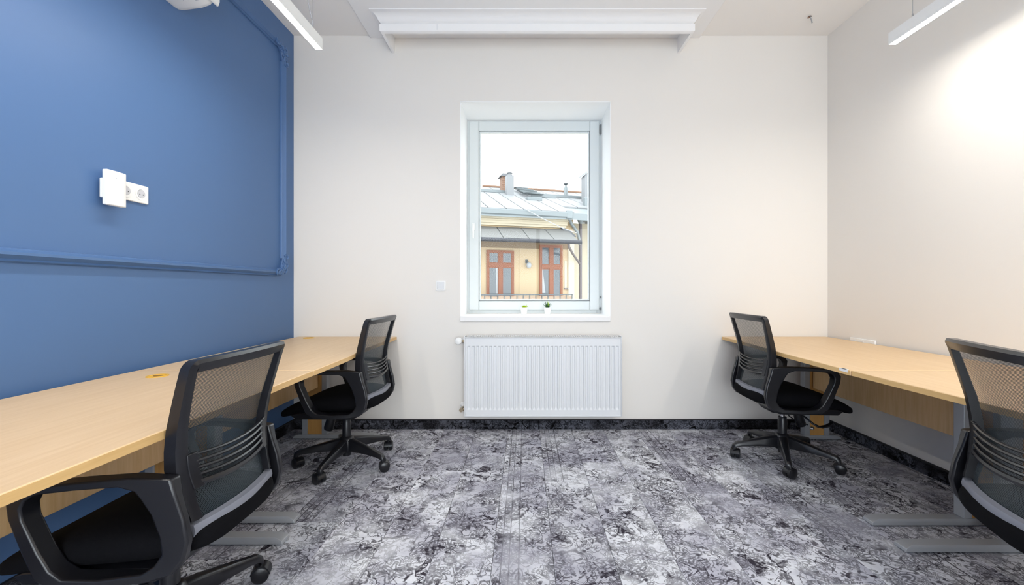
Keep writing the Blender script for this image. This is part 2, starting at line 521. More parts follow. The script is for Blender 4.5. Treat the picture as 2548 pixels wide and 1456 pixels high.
# local coordinates: x about centre, z from sill top
fr = obj('window_frame', frame_ring(-0.599, 0.599, 0.0, 1.712, 0.045, 0, .07), M['pvc'], W1, bevel=.004)
fr2 = obj('sash', frame_ring(-0.575, 0.575, 0.026, 1.700, 0.085, -0.016, .05), M['pvc'], W1, bevel=.008, seg=3)
obj('gasket', frame_ring(-0.492, 0.492, 0.109, 1.617, 0.006, -0.004, .03), M['gasket'], fr2)
obj('glazing_bead', frame_ring(-0.486, 0.486, 0.115, 1.611, 0.012, -0.012, .02), M['pvc'], fr2, bevel=.004)
obj('glass_pane', MB().box(-0.478, 0.478, .018, .022, 0.123, 1.603), M['glass'], W1)
h = MB(); h.box(-.548, -.522, -.028, -.016, .735, .80)
obj('handle_plate', h, M['white_plastic'], W1, bevel=.004)
h = MB(); h.tube([(-.535, -.03, .775), (-.535, -.055, .775), (-.535, -.06, .76), (-.535, -.06, .66)], [.009, .009, .010, .008], 10)
obj('handle', h, M['white_plastic'], W1, smooth=True)
obj('hinge_cover', MB().box(.578, .597, -.024, -.001, 1.585, 1.672), M['gasket'], W1, bevel=.004)
obj('hinge', MB().box(.580, .592, -.018, -.001, .135, .150), M['gasket'], W1, bevel=.002)
obj('hinge', MB().box(.578, .594, -.020, -.001, .030, .055), M['gasket'], W1, bevel=.002)
s = MB(); s.box(-.6, .6, -0.405, 0.0, -.041, 0.0)
obj('window_sill', s, M['white_trim'], W1, bevel=.006)

# ------------------------------------------------------------------ trim_1 : stucco frame moulding on the blue wall
T1 = struct_empty('trim_1', (XL, 3.245, 1.235))
PR = [(u_, d_ * 1.35) for u_, d_ in ((-.026, 0), (-.026, .008), (-.021, .013), (-.014, .010), (-.008, .016), (.000, .024), (.010, .024), (.016, .016), (.019, .011), (.024, .010), (.026, .006), (.026, 0))]
def mould_h(z, y0, y1):           # runs along y
    b = MB(); b.rings([[(d, yy, z + u) for u, d in PR] for yy in (y0, y1)]); return b
def mould_v(y, z0, z1):
    b = MB(); b.rings([[(d, y + u, zz) for u, d in PR] for zz in (z0, z1)]); return b
obj('moulding', mould_h(0, -4.6, -.09), M['blue_wall'], T1, smooth=True, angle=50)
obj('moulding', mould_h(1.70, -4.6, -.09), M['blue_wall'], T1, smooth=True, angle=50)
obj('moulding', mould_v(0, .11, 1.59), M['blue_wall'], T1, smooth=True, angle=50)
def ornament(sz):
    """acanthus-like corner piece; sz = +1 opens upwards (bottom corner), -1 downwards"""
    b = MB()
    arc = [(-.12, 0.0), (-.09, 0.0), (-.06, .002), (-.035, .012), (-.015, .032), (-.004, .06), (0, .09), (0, .13)]
    b.tube([(.012, y, z * sz) for y, z in arc], [.014, .022, .026, .028, .028, .026, .022, .014], 8)
    def curl(cy, cz, r, a0, a1, th=.010):
        b.tube([(.027 + .008 * math.sin(t * PI), cy + r * math.cos(a0 + (a1 - a0) * t), (cz + r * math.sin(a0 + (a1 - a0) * t)) * sz) for t in [i / 8 for i in range(9)]],
               [th * (1 - .06 * i) for i in range(9)], 6)
    for cy, cz, r, a0, a1 in ((-.105, .004, .020, 0.3, 4.6), (-.075, .0, .016, 3.6, -1.0), (-.04, .004, .02, 0.0, 4.2), (-.012, .018, .018, -1.6, 2.6),
                              (.0, .055, .02, -1.2, 3.2), (-.004, .088, .018, 2.4, 6.6), (.004, .118, .018, -1.4, 2.8), (-.02, .04, .012, 0, 5)):
        curl(cy, cz, r, a0, a1)
    for i in range(6):
        t = i / 5
        b.ball((.022, -.10 + .1 * t, (.002 + .1 * t * t) * sz), .011, 4)
    return b
obj('corner_ornament', ornament(1), M['blue_wall'], T1, smooth=True)
obj('corner_ornament', ornament(-1), M['blue_wall'], T1, smooth=True, loc=(0, 0, 1.70))

# ------------------------------------------------------------------ pelmet above the window
P = thing('pelmet', 'white moulded curtain pelmet box under the ceiling above the window', 'pelmet', (0.09, 3.2, 2.99))
obj('top_board', MB().box(-1.319, 1.299, -.245, .21, .12, .14), M['white_trim'], P, bevel=.004)
# cornice: profile swept along the front with mitred returns at both ends
prof = [(.004, 0), (.010, .003), (.012, .008), (.012, .052), (.008, .056), (.001, .058), (.001, .062), (.010, .066), (.020, .074), (.026, .084), (.034, .094), (.048, .103), (.066, .110), (.085, .114), (.085, .120), (-.022, .120), (-.022, 0)]
xl, xr, yf, yb = -1.14, 1.14, -.07, .21
b = MB(); rings = []
for corner in range(4):
    ring = []
    for o_, z in prof:
        if corner == 0: ring.append((xl - o_ * .7, yb, z))
        elif corner == 1: ring.append((xl - o_ * .7, yf - o_, z))
        elif corner == 2: ring.append((xr + o_ * .7, yf - o_, z))
        else: ring.append((xr + o_ * .7, yb, z))
    rings.append(ring)
b.rings(rings)
obj('cornice', b, M['white_trim'], P, smooth=True, angle=30)
obj('joint_seam', MB().box(-.731, -.729, -.0825, -.0815, .009, .051), M['label_grey'], P)

# ------------------------------------------------------------------ pendant lamps
def lamp(name, label, x0, x1, y0, y1):
    L = y1 - y0
    t = thing(name, label, 'lamp', ((x0 + x1) / 2, (y0 + y1) / 2, 2.481), math.atan2(x0 - x1, L), 'linear pendant lamps')
    h = L / 2; wd = .0195
    b = MB(); b.box(-wd, -wd + .002, -h, h, 0, .065); b.box(wd - .002, wd, -h, h, 0, .065); b.box(-wd + .002, wd - .002, -h, h, .06, .065)
    b.box(-wd + .002, wd - .002, h - .002, h, .004, .06); b.box(-wd + .002, wd - .002, -h, -h + .002, .004, .06)
    obj('housing', b, M['lamp_body'], t)
    obj('diffuser', MB().box(-wd + .002, wd - .002, -h + .002, h - .002, .0005, .004), M['lamp_glow'], t)
    return t
la = lamp('pendant_lamp', 'long white pendant lamp glowing beside the blue wall', -1.235, -1.176, -0.45, 2.45)
obj('suspension_wire', MB().tube([(.0, 1.38, .065), (.0, 1.38, .649)], .0012, 6), M['wire'], la)
obj('suspension_wire', MB().tube([(.0, -1.25, .065), (.0, -1.25, .649)], .0012, 6), M['wire'], la)
b = MB(); b.tube([(.012, 1.36, .065), (.014, 1.345, .10), (.010, 1.31, .18), (.004, 1.285, .30), (.0, 1.28, .45), (0, 1.27, .648)], .0022, 6)
obj('power_cord', b, M['wire'], la, smooth=True)
lb = lamp('pendant_lamp', 'long white pendant lamp glowing close to the white right wall', 2.064, 2.056, -0.50, 2.40)
obj('suspension_wire', MB().tube([(-.012, 1.308, .065), (-.012, 1.308, .649)], .0014, 6), M['wire'], lb)
obj('suspension_wire', MB().tube([(.0, -1.25, .065), (.0, -1.25, .649)], .0012, 6), M['wire'], lb)
obj('wire_grip', MB().lathe([(.004, .065), (.004, .08), (.002, .085)], (-.012, 1.308, 0)), M['wire'], lb, smooth=True)

# ------------------------------------------------------------------ air conditioner high on the blue wall
A = thing('air_conditioner', 'white wall air conditioner high on the blue wall', 'air conditioner', (XL, 1.87, 2.59))
pr = [(0.0, .004), (.02, 0), (.13, .012), (.175, .028), (.188, .042), (.190, .29), (.17, .30), (0, .30)]
rings = []
for yy, sh in ((-.42, .02), (-.40, .004), (-.38, 0), (.38, 0), (.405, .006), (.425, .025)):
    rings.append([(max(0, px - sh * (px > .05)), yy, pz + sh * .7 if pz < .1 else pz - sh * .5) for px, pz in pr])
obj('housing', MB().rings(rings), M['white_plastic'], A, smooth=True, angle=50)
b = MB()
b.extrude([(.191, .036), (.197, .030), (.206, .036), (.211, .055), (.211, .285), (.20, .297), (.191, .297)], 'y', -.42, .42)
obj('front_panel', b, M['white_plastic'], A, bevel=.004)
fl = obj('louvre_flap', MB().extrude([(.132, .008), (.176, .024), (.175, .029), (.131, .014)], 'y', -.33, .30), M['white_plastic'], A)
obj('label_plate', MB().extrude([(.140, .0125), (.164, .0222), (.1637, .0229), (.1397, .0132)], 'y', .305, .345), M['label_grey'], A)
for yy in (.10, .125):
    obj('vent_slit', MB().box(.085 + (yy - .10), .089 + (yy - .10), .24, .33, .0055 + (yy - .1) * .1, .009), M['label_grey'], A)

# ------------------------------------------------------------------ sockets and plug-in device on the blue wall
Sx = thing('wall_socket', 'white double wall socket on the blue wall', 'socket', (XL, 1.97, 1.566))
obj('plate', MB().box(0, .010, -.06, .115, -.043, .043), M['white_plastic'], Sx, bevel=.004)
for yy in (-.005, .072):
    r = obj('socket_ring', MB().lathe([(.030, .010), (.030, .0125), (.021, .0125), (.0195, .0095), (.0, .0095)], (0, yy, 0), 'x', 24), M['white_plastic'], Sx, smooth=True)
    obj('socket_well', MB().lathe([(.0198, .0126), (.0198, .0129), (0, .0129)], (0, yy, 0), 'x', 24), M['label_grey'], r)
    obj('pin_holes', MB().lathe([(.0026, .013), (.0026, .0134), (0, .0134)], (0, yy - .009, -.003), 'x', 10).lathe([(.0026, .013), (.0026, .0134), (0, .0134)], (0, yy + .009, -.003), 'x', 10), M['dark_slot'], r)
D = thing('plug_in_device', 'white plug-in box covering the near socket on the blue wall', 'device', (XL, 1.885, 1.553))
b = MB().box(.014, .030, -.048, .030, -.045, .04)
obj('plug_body', b, M['white_plastic'], D, bevel=.004)
pr = [(.028, -.05), (.047, -.05), (.051, -.044), (.052, -.02), (.0535, 0), (.052, .02), (.051, .036), (.047, .042), (.028, .042)]
b = MB(); b.extrude([(x_, y_) for x_, y_ in pr], 'z', -.076, .076)
obj('front_cover', b, M['white_plastic'], D, bevel=.004, smooth=True)
obj('status_light', MB().lathe([(.003, .0535), (.003, .0545), (0, .0545)], (0, -.012, .045), 'x', 10), M['label_grey'], D)

# right wall socket strip just behind the desk
Q = thing('wall_socket', 'white socket strip low on the right wall, peeking over the desk', 'socket', (XR, 3.05, .715))
obj('plate', MB().box(-.012, 0, -.115, .115, -.043, .043), M['white_plastic'], Q, bevel=.004)
for yy in (-.072, 0, .072):
    obj('socket_ring', MB().lathe([(.030, -.012), (.030, -.014), (.021, -.014), (.0195, -.0115), (0, -.0115)], (0, yy, 0), 'x', 20), M['white_plastic'], Q, smooth=True)

# switch / thermostat left of the window
Q = thing('wall_switch', 'small square white switch plate left of the window', 'switch', (-.668, YB, 1.14))
pl = obj('frame_plate', MB().box(-.04, .04, -.010, 0, -.04, .04), M['white_plastic'], Q, bevel=.004)
obj('rocker', MB().box(-.029, .029, -.0155, -.008, -.029, .029), M['radiator'], Q, bevel=.003)

# ceiling hook
Q = thing('ceiling_hook', 'small bare wire hook hanging from the ceiling near the right corner', 'hook', (2.11, 3.17, ZC))
obj('ceiling_hole', MB().lathe([(.011, -.001), (.011, 0), (0, 0)], (0, 0, 0)), M['soil'], Q)
obj('wire_tail', MB().tube([(0, 0, 0), (-.004, -.01, -.012), (.002, -.012, -.03), (.008, -.012, -.055)], .0045, 8), M['wire'], Q, smooth=True)
obj('copper_end', MB().tube([(-.004, 0, -.002), (-.014, -.008, -.014), (-.022, -.004, -.012)], .005, 8), M['tile_orange'], Q, smooth=True)

# ------------------------------------------------------------------ radiator
R = thing('radiator', 'white panel radiator below the window', 'radiator', (0.139, 3.34, 0.136))
RW, RH, RD = 0.605, 0.615, 0.055
n = 35; pitch = 0.0335; xs0 = -n * pitch / 2
b = MB()
def flute_y(u):   # depth across one flute, u in 0..1
    return 0.009 if 0.22 < u < 0.78 else 0.0
xsamp = [-RW + .012]
prof = []
for i in range(n):
    for u, d in ((0.0, 0), (.18, 0), (.28, 1), (.72, 1), (.82, 0)):
        prof.append((xs0 + (i + u) * pitch, d))
prof = [(-RW + .008, 0)] + prof + [(RW - .008, 0)]
zs = [(.008, 0), (.048, 0), (.064, 1), (.535, 1), (.541, 0), (.600, 0)]
V = []; Fc = []
for z, k in zs:
    for x_, d in prof: V.append((x_, -RD + .007 * d * k, z))
W_ = len(prof)
for j in range(len(zs) - 1):
    for i in range(W_ - 1): Fc.append((j * W_ + i, j * W_ + i + 1, (j + 1) * W_ + i + 1, (j + 1) * W_ + i))
b.add(V, Fc)
obj('front_panel', b, M['radiator'], R)
b = MB()
b.box(-RW, -RW + .009, -RD - .003, .045, 0, RH); b.box(RW - .009, RW, -RD - .003, .045, 0, RH)
obj('side_cover', MB().box(-RW - .002, -RW + .007, -RD - .004, .045, 0, RH), M['radiator'], R, bevel=.003)
obj('side_cover', MB().box(RW - .007, RW + .002, -RD - .004, .045, 0, RH), M['radiator'], R, bevel=.003)
obj('edge_rail', MB().box(-RW + .007, RW - .007, -RD - .004, -RD + .006, -.001, .009), M['radiator'], R, bevel=.002)
obj('edge_rail', MB().box(-RW + .007, RW - .007, -RD - .004, -RD + .006, .599, .607), M['radiator'], R, bevel=.002)
b = MB()
for i in range(70):
    x_ = -RW + .03 + i * (2 * RW - .06) / 69
    b.box(x_ - .005, x_ + .005, -.045, .035, .610, .614)
gr = obj('top_grille', b, M['radiator'], R)
gr['kind'] = 'stuff'
obj('back_panel', MB().box(-RW + .01, RW - .01, .022, .040, .01, .60), M['radiator'], R)
obj('convector', MB().box(-RW + .02, RW - .02, -.040, .020, .03, .585), M['dark_slot'], R)
v = obj('inlet_pipe', MB().tube([(-RW + .01, -.01, .570), (-RW - .03, -.01, .570)], .009, 10).tube([(-RW - .018, -.01, .570), (-RW - .018, .07, .570)], .009, 10), M['brass'], R, smooth=True)
obj('thermostat_head', MB().lathe([(.008, .0), (.014, -.006), (.024, -.012), (.0275, -.025), (.0275, -.045), (.024, -.055), (.012, -.060), (0, -.060)], (-RW - .045, -.01, .577), 'y', 20), M['white_plastic'], R, smooth=True)
obj('wall_rosette', MB().lathe([(.022, .068), (.022, .060), (.012, .054), (.01, .05)], (-RW - .018, 0, .570), 'y', 16), M['white_plastic'], R, smooth=True)
obj('outlet_valve', MB().tube([(-RW + .01, -.01, .04), (-RW - .026, -.01, .04), (-RW - .026, .07, .04)], .010, 10).lathe([(.015, -.04), (.016, -.02), (.013, 0), (.008, .004)], (-RW - .026, 0, .042), 'y', 12), M['brass'], R, smooth=True)
obj('wall_rosette', MB().lathe([(.022, .068), (.022, .060), (.012, .054), (.01, .05)], (-RW - .026, 0, .058), 'y', 16), M['white_plastic'], R, smooth=True)

# ------------------------------------------------------------------ plants on the sill
def pot(t):
    o = obj('pot', MB().lathe([(.0, 0), (.021, 0), (.0225, .003), (.029, .058), (.030, .060), (.030, .064), (.027, .064), (.026, .056), (0, .056)], n=24), M['pot'], t, smooth=True, angle=35)
    obj('soil', MB().lathe([(.026, .0555), (.026, .057), (0, .058)], n=16), M['soil'], t)
def leaf(b, c, d, L, wd, th, curve=0.0):
    d = Vector(d).normalized(); side = d.cross(Vector((0, 0, 1)))
    side = side.normalized() if side.length > .01 else Vector((1, 0, 0)); nrm = side.cross(d)
    rings = []
    for t, k in ((0, .55), (.25, 1.0), (.55, .85), (.8, .5), (1.0, .06)):
        p = Vector(c) + d * L * t + nrm * curve * t * t
        rings.append([p + side * wd * k, p + nrm * th * k, p - side * wd * k, p - nrm * th * k])
    b.rings(rings)
t = thing('potted_succulent', 'tiny white pot with a lime green rosette on the window sill', 'plant', (-.007, 3.615, .896))
pot(t)
for i in range(14):
    a = i * 2.4; el = .25 + .075 * i
    b = MB(); leaf(b, (0, 0, .058), (math.cos(a) * math.cos(el), math.sin(a) * math.cos(el), math.sin(el)), .030 - .0006 * i, .0085, .005, .004)
    obj('leaf', b, M['lime_leaf'], t, smooth=True)
for k, (ax, az) in enumerate(((.8, .9), (.9, .35))):
    b = MB(); leaf(b, (.004, -.004, .06), (ax, -.15, az), .034, .006, .004, .002); obj('leaf', b, M['lime_leaf'], t, smooth=True)
t = thing('potted_aloe', 'tiny white pot with a dark spiky aloe on the window sill', 'plant', (.190, 3.605, .896))
pot(t)
for i in range(13):
    a = i * 2.4 + .4; el = .55 + .07 * i
    b = MB(); leaf(b, (0, 0, .056), (math.cos(a) * math.cos(el), math.sin(a) * math.cos(el) * .8, math.sin(el)), .052 + .0008 * i, .0065, .003, .006)
    obj('leaf', b, M['dark_leaf'] if i < 10 else M['lime_leaf'], t, smooth=True)

# ------------------------------------------------------------------ desks
DZ, DT = 0.735, 0.025
def arc_pts(cx, cy, r, a0, a1, n=5):
    return [(cx + r * math.cos(a0 + (a1 - a0) * i / n), cy + r * math.sin(a0 + (a1 - a0) * i / n)) for i in range(n + 1)]
def desk(label, back_x, edge, y0, y1, sgn, foot_front, post0, foot_back, panel_x, legs, grom, corner_r=.02, extra=None):
    """edge: (y,x) points of the front edge from y0 to y1; sgn +1 = wall on the left"""
    cx = back_x
    t = thing('office_desk', label, 'desk', (back_x, (y0 + y1) / 2, 0), 0, 'maple desks along the side walls')
    oy = (y0 + y1) / 2
    poly = [(0, y0 - oy)] + [(x_ - back_x, y_ - oy) for y_, x_ in edge] + [(0, y1 - oy)]
    b = MB(); b.extrude(poly, 'z', DZ - DT, DZ)
    top = obj('tabletop', b, M['wood'], t, bevel=.003)
    # edge banding strip on the front edge
    eb = MB(); rings = []
    for i, (y_, x_) in enumerate(edge):
        xx = x_ - back_x
        rings.append([(xx, y_ - oy, DZ - DT + .001), (xx + sgn * .0015, y_ - oy, DZ - DT + .001), (xx + sgn * .0015, y_ - oy, DZ - .002), (xx, y_ - oy, DZ - .002)])
    eb.rings(rings); obj('edge_banding', eb, M['wood_edge'], top)
    if grom:
        gx, gy = grom[0] - back_x, grom[1] - oy
        gm = obj('cable_grommet', MB().lathe([(.040, DZ), (.040, DZ + .003), (.037, DZ + .004), (.031, DZ + .004), (.030, DZ + .001), (0, DZ + .001)], (gx, gy, 0), n=28), M['grommet'], t, smooth=True)
        obj('cable_opening', MB().extrude([(gx + .020 * math.cos(a) + .004, gy + .014 * math.sin(a)) for a in [2 * PI * i / 16 for i in range(16)]], 'z', DZ + .0011, DZ + .0035), M['grommet_dark'], gm)
    px_ = panel_x - back_x
    obj('modesty_panel', MB().box(px_ - .009, px_ + .009, legs[0] - oy + .03, legs[1] - oy - .03, .385, DZ - DT), M['wood_panel'], t, bevel=.002)
    for ly in legs:
        y_ = ly - oy
        f0, f1 = sorted((foot_front - back_x, foot_back - back_x))
        # foot bar with bevelled ends
        b = MB(); b.rings([[(f0 + d0, y_ - .03 + a, z), (f1 - d0, y_ - .03 + a, z), (f1 - d0, y_ + .03 - a, z), (f0 + d0, y_ + .03 - a, z)] for z, d0, a in ((0.006, 0, 0), (.020, 0.003, 0), (.034, .034, .006))])
        lg = obj('leg', b, M['silver'], t, bevel=.002)
        for fx in (f0 + .05, f1 - .05):
            obj('glide', MB().lathe([(.014, 0), (.014, .006)], (fx, y_, 0), n=12), M['black_plastic'], lg)
        p0 = post0 - back_x; s_ = -sgn
        obj('upright', MB().box(p0, p0 + s_ * .040, y_ - .026, y_ + .026, .033, DZ - DT - .02), M['silver'], lg, bevel=.004)
        obj('upright', MB().box(p0 + s_ * .145, p0 + s_ * .185, y_ - .026, y_ + .026, .033, DZ - DT - .02), M['silver'], lg, bevel=.004)
        obj('infill_panel', MB().box(p0 + s_ * .040, p0 + s_ * .145, y_ - .018, y_ + .018, .034, DZ - DT - .02), M['oak_infill'], lg)
        obj('top_bracket', MB().box(f0 + .08, f1 - .06, y_ - .025, y_ + .025, DZ - DT - .022, DZ - DT), M['silver'], lg)
        b = MB().extrude([(px_ + sgn * .011, DZ - DT - .16), (px_ + sgn * .011, DZ - DT - .023), (px_ + sgn * .075, DZ - DT - .023)], 'y', y_ - .052 if ly > oy else y_ + .034, y_ - .034 if ly > oy else y_ + .052)
        obj('corner_gusset', b, M['wood_panel'], t)
    return t
def smoothpath(pts, n=16):
    out = []
    for (ya, xa), (yb_, xb) in zip(pts, pts[1:]):
        if abs(xa - xb) < .012: out.append((ya, xa)); continue
        for i in range(n):
            k = i / n; sm = k * k * (3 - 2 * k); out.append((ya + (yb_ - ya) * k, xa + (xb - xa) * sm))
    out.append(pts[-1]); return out
desk('maple desk along the blue wall in the far left corner', -1.80, smoothpath([(1.9925, -.980), (2.35, -.985), (2.75, -1.018), (3.405, -1.020)]), 1.9925, 3.405, 1, -1.09, -1.467, -1.72, -1.54, (2.055, 3.20), (-1.665, 3.30))
desk('maple desk along the blue wall nearest the camera at left', -1.80, smoothpath([(.58, -.965), (1.2, -.970), (1.9885, -.983)]), .58, 1.9885, 1, -1.05, -1.467, -1.72, -1.54, (.70, 1.885), (-1.595, 1.86))
desk('maple desk by the white wall in the far right corner', 2.392, smoothpath([(1.9925, 1.512), (2.40, 1.520), (3.1, 1.566), (3.405, 1.568)]), 1.9925, 3.405, -1, 1.626, 2.06, 2.33, 2.127, (2.035, 3.18), None)
obj('edge_scuff', MB().box(-.8815, -.874, -.694, -.640, .7225, .7358).box(-.8815, -.868, -.682, -.652, .7345, .7358), M['white_plastic'], bpy.data.objects['office_desk.002'])
d4 = desk('maple desk by the white wall at the right edge of the view', 2.392, smoothpath([(.58, 1.530), (1.2, 1.530), (1.9885, 1.518)]), .58, 1.9885, -1, 1.600, 2.06, 2.33, 2.127, (.70, 1.83), None)

# ------------------------------------------------------------------ office chair
def lerp(a, b, t): return a + (b - a) * t
BACKZ = [.455, .475, .52, .57, .62, .67, .75, .85, .92, .95]
BACKY = [-.200, -.203, -.195, -.180, -.168, -.166, -.178, -.205, -.226, -.235]
BACKW = [.183, .185, .190, .196, .203, .209, .217, .226, .231, .232]
def interp(z, T):
    if z <= BACKZ[0]: return T[0]
    for i in range(len(BACKZ) - 1):
        if z <= BACKZ[i + 1]:
            return lerp(T[i], T[i + 1], (z - BACKZ[i]) / (BACKZ[i + 1] - BACKZ[i]))
    return T[-1]
def back_y(x, z, off=0.0):
    w_ = interp(z, BACKW); u = min(1, abs(x) / w_)
    return interp(z, BACKY) - (.028 - .018 * max(0, (z - .6) / .35)) * (1 - u * u) + off

def make_chair(label, star_deg, cast_deg):
    t = thing('office_chair', label, 'chair', group='mesh back office chairs')
    BP = M['black_plastic']
    # --- five-star base
    b = MB().lathe([(.010, .055), (.026, .055), (.026, .075), (.046, .082), (.050, .10), (.048, .15), (.038, .172), (.027, .178), (.010, .178)], n=24)
    obj('base_hub', b, BP, t, smooth=True)
    for k in range(5):
        a = math.radians(star_deg + 72 * k); ca, sa = math.cos(a), math.sin(a)
        def pt(r, s_, z): return (r * ca - s_ * sa, r * sa + s_ * ca, z)
        rings = []
        for r, hw, z0, z1 in ((.03, .025, .088, .165), (.07, .0235, .092, .158), (.16, .021, .092, .136), (.255, .0175, .084, .112), (.288, .016, .076, .104), (.305, .0145, .058, .092), (.309, .0125, .056, .080)):
            rings.append([pt(r, -hw, z0), pt(r, hw, z0), pt(r, hw * 1.0, z1 - .008), pt(r, hw * .6, z1), pt(r, -hw * .6, z1), pt(r, -hw, z1 - .008)])
        lg = obj('base_leg', MB().rings(rings), BP, t, smooth=True, angle=45)
        # twin-wheel caster trailing off the stem
        ang = math.radians(cast_deg[k]); cx, cy = pt(.292, 0, 0)[:2]
        fx, fy = math.cos(ang), math.sin(ang)
        c = MB(); c.tube([(cx, cy, .075), (cx, cy, .034)], .0075, 8)
        wx, wy = cx + fx * .012, cy + fy * .012
        def wheel(s0, s1):
            rr = []
            for q, rad in ((s0, .025), (s0 + (s1 - s0) * .12, .0298), (s0 + (s1 - s0) * .5, .031), (s0 + (s1 - s0) * .88, .0298), (s1, .025)):
                rr.append([(wx - fy * q + fx * rad * math.cos(h), wy + fx * q + fy * rad * math.cos(h), (.031 + rad * math.sin(h))) for h in [2 * PI * i / 20 for i in range(20)]])
            c.rings(rr)
        wheel(-.029, -.002); wheel(.002, .029)
        rr = []
        for q in (-.024, .024):       # hood over the wheels
            rr.append([(wx - fy * q + fx * R_ * math.cos(h), wy + fx * q + fy * R_ * math.cos(h), (.032 + R_ * math.sin(h))) for R_, h in
                       [(.0335, math.radians(d)) for d in (0, 30, 60, 90, 120, 150, 175)] + [(.012, math.radians(d)) for d in (170, 90, 10)]])
        c.rings(rr)
        obj('caster', c, M['wheel'], lg, smooth=True)
    # --- column
    obj('column_cover', MB().lathe([(.0, .15), (.0265, .15), (.0265, .262), (.0245, .268), (.0245, .285), (.018, .287), (0, .287)], n=24), BP, t, smooth=True, angle=35)
    obj('gas_lift', MB().lathe([(.014, .28), (.014, .34)], n=18), M['chrome'], t, smooth=True)
    m_ = MB(); m_.extrude([(-.12, .345), (-.10, .326), (.04, .318), (.10, .335), (.13, .352), (.13, .385), (-.12, .385)], 'x', -.065, .065)
    mech = obj('tilt_mechanism', m_, BP, t, bevel=.006)
    kn = MB(); kn.tube([(-.0, .085, .35), (-.0, .10, .30), (-.0, .118, .235), (0, .121, .226)], [.022, .027, .030, .026], 16)
    obj('tension_knob', kn, BP, t, smooth=True)
    lv = MB(); lv.tube([(.05, .03, .345), (.14, .06, .322), (.175, .085, .292), (.182, .12, .276)], .006, 8)
    lv.rings([[(.182 + dx * w1, y_, z_ + dz) for dx, dz in ((-.014, -.004), (.014, -.004), (.014, .004), (-.014, .004))] for y_, z_, w1 in ((.10, .279, .6), (.13, .274, 1.0), (.165, .282, 1.0), (.195, .300, .8), (.20, .306, .5))])
    obj('height_lever', lv, BP, t, smooth=True)
    obj('control_cable', MB().tube([(.06, -.01, .35), (.09, -.01, .315), (.10, .03, .285), (.12, .09, .268)], .004, 6), BP, t, smooth=True)
    obj('lever_bolt', MB().ball((.165, .085, .262), .011, 5).ball((.150, .10, .258), .009, 5), M['chrome'], t, smooth=True, )
    # --- seat
    secs = [(-.250, .10, .425, .465), (-.240, .165, .408, .484), (-.205, .205, .396, .494), (-.10, .230, .385, .506), (.03, .238, .380, .508),
            (.13, .240, .376, .492), (.20, .238, .368, .466), (.265, .228, .356, .436), (.31, .20, .345, .408), (.338, .15, .339, .388), (.347, .07, .343, .374)]
    rings = []
    for y_, w_, z0, z1 in secs:
        ring = []
        for k in range(24):
            a = 2 * PI * k / 24; ca, sa = math.cos(a), math.sin(a)
            e = .55
            xx = w_ * math.copysign(abs(ca) ** e, ca); zz = math.copysign(abs(sa) ** (.75), sa)
            dish = -.012 * (1 - (xx / w_) ** 2) * (1 if sa > 0 else 0) * min(1, w_ / .2)
            ring.append((xx, y_, (z0 + z1) / 2 + (z1 - z0) / 2 * zz + dish))
        rings.append(ring)
    obj('seat', MB().rings(rings), M['black_fabric'], t, smooth=True, subsurf=1)
    sh = MB(); sh.extrude([(-.17, .400), (.20, .392), (.23, .380), (.20, .358), (-.14, .362), (-.17, .375)], 'x', -.228, .228)
    obj('seat_pan', sh, BP, t, bevel=.004)
    # --- armrests (closed loops)
    st = [((-.194, .640), (-.104, .612), .018), ((-.10, .650), (-.070, .628), .021), ((.02, .650), (.02, .630), .024), ((.11, .645), (.105, .625), .025), ((.155, .634), (.128, .610), .025), ((.174, .605), (.138, .590), .025),
          ((.170, .565), (.133, .560), .024), ((.135, .475), (.096, .478), .024), ((.106, .412), (.070, .432), .025), ((.068, .384), (.042, .408), .026), ((-.04, .374), (-.03, .397), .026),
          ((-.14, .375), (-.125, .398), .024), ((-.195, .388), (-.148, .412), .018), ((-.222, .425), (-.164, .440), .013), ((-.232, .470), (-.158, .485), .012), ((-.222, .53), (-.138, .545), .012), ((-.204, .59), (-.116, .588), .014)]
    for sd in (-1, 1):
        rings = []
        for (oy_, oz), (iy, iz), hw in st:
            def xc(y_):
                k = max(0, min(1, (y_ + .2) / .33)); return .222 + .045 * k * k * (3 - 2 * k)
            xo, xi = xc(oy_) * sd, xc(iy) * sd
            rings.append([(xo - hw * sd, oy_, oz), (xo + hw * sd, oy_, oz), (xi + hw * sd, iy, iz), (xi - hw * sd, iy, iz)])
        obj('armrest', MB().rings(rings, closed=True), BP, t, smooth=True, bevel=.006, seg=3, angle=50)
    # --- backrest frame
    path = [(-1, z) for z in (.50, .55, .60, .65, .70, .76, .82, .88)]
    zt, rc = .950, .026
    pts = []
    for s_, z in path: pts.append((-interp(z, BACKW), z, 1, 0))
    wt = interp(.93, BACKW)
    for i in range(6):
        a = PI - (PI / 2) * i / 5
        pts.append((-wt + rc + rc * math.cos(a), zt - rc + rc * math.sin(a), -math.cos(a), -math.sin(a)))
    for xx in (-.12, -.06): pts.append((xx, zt, 0, -1))
    full = pts + [(0, zt, 0, -1)] + [(-p[0], p[1], -p[2], p[3]) for p in reversed(pts)]
    rings = []
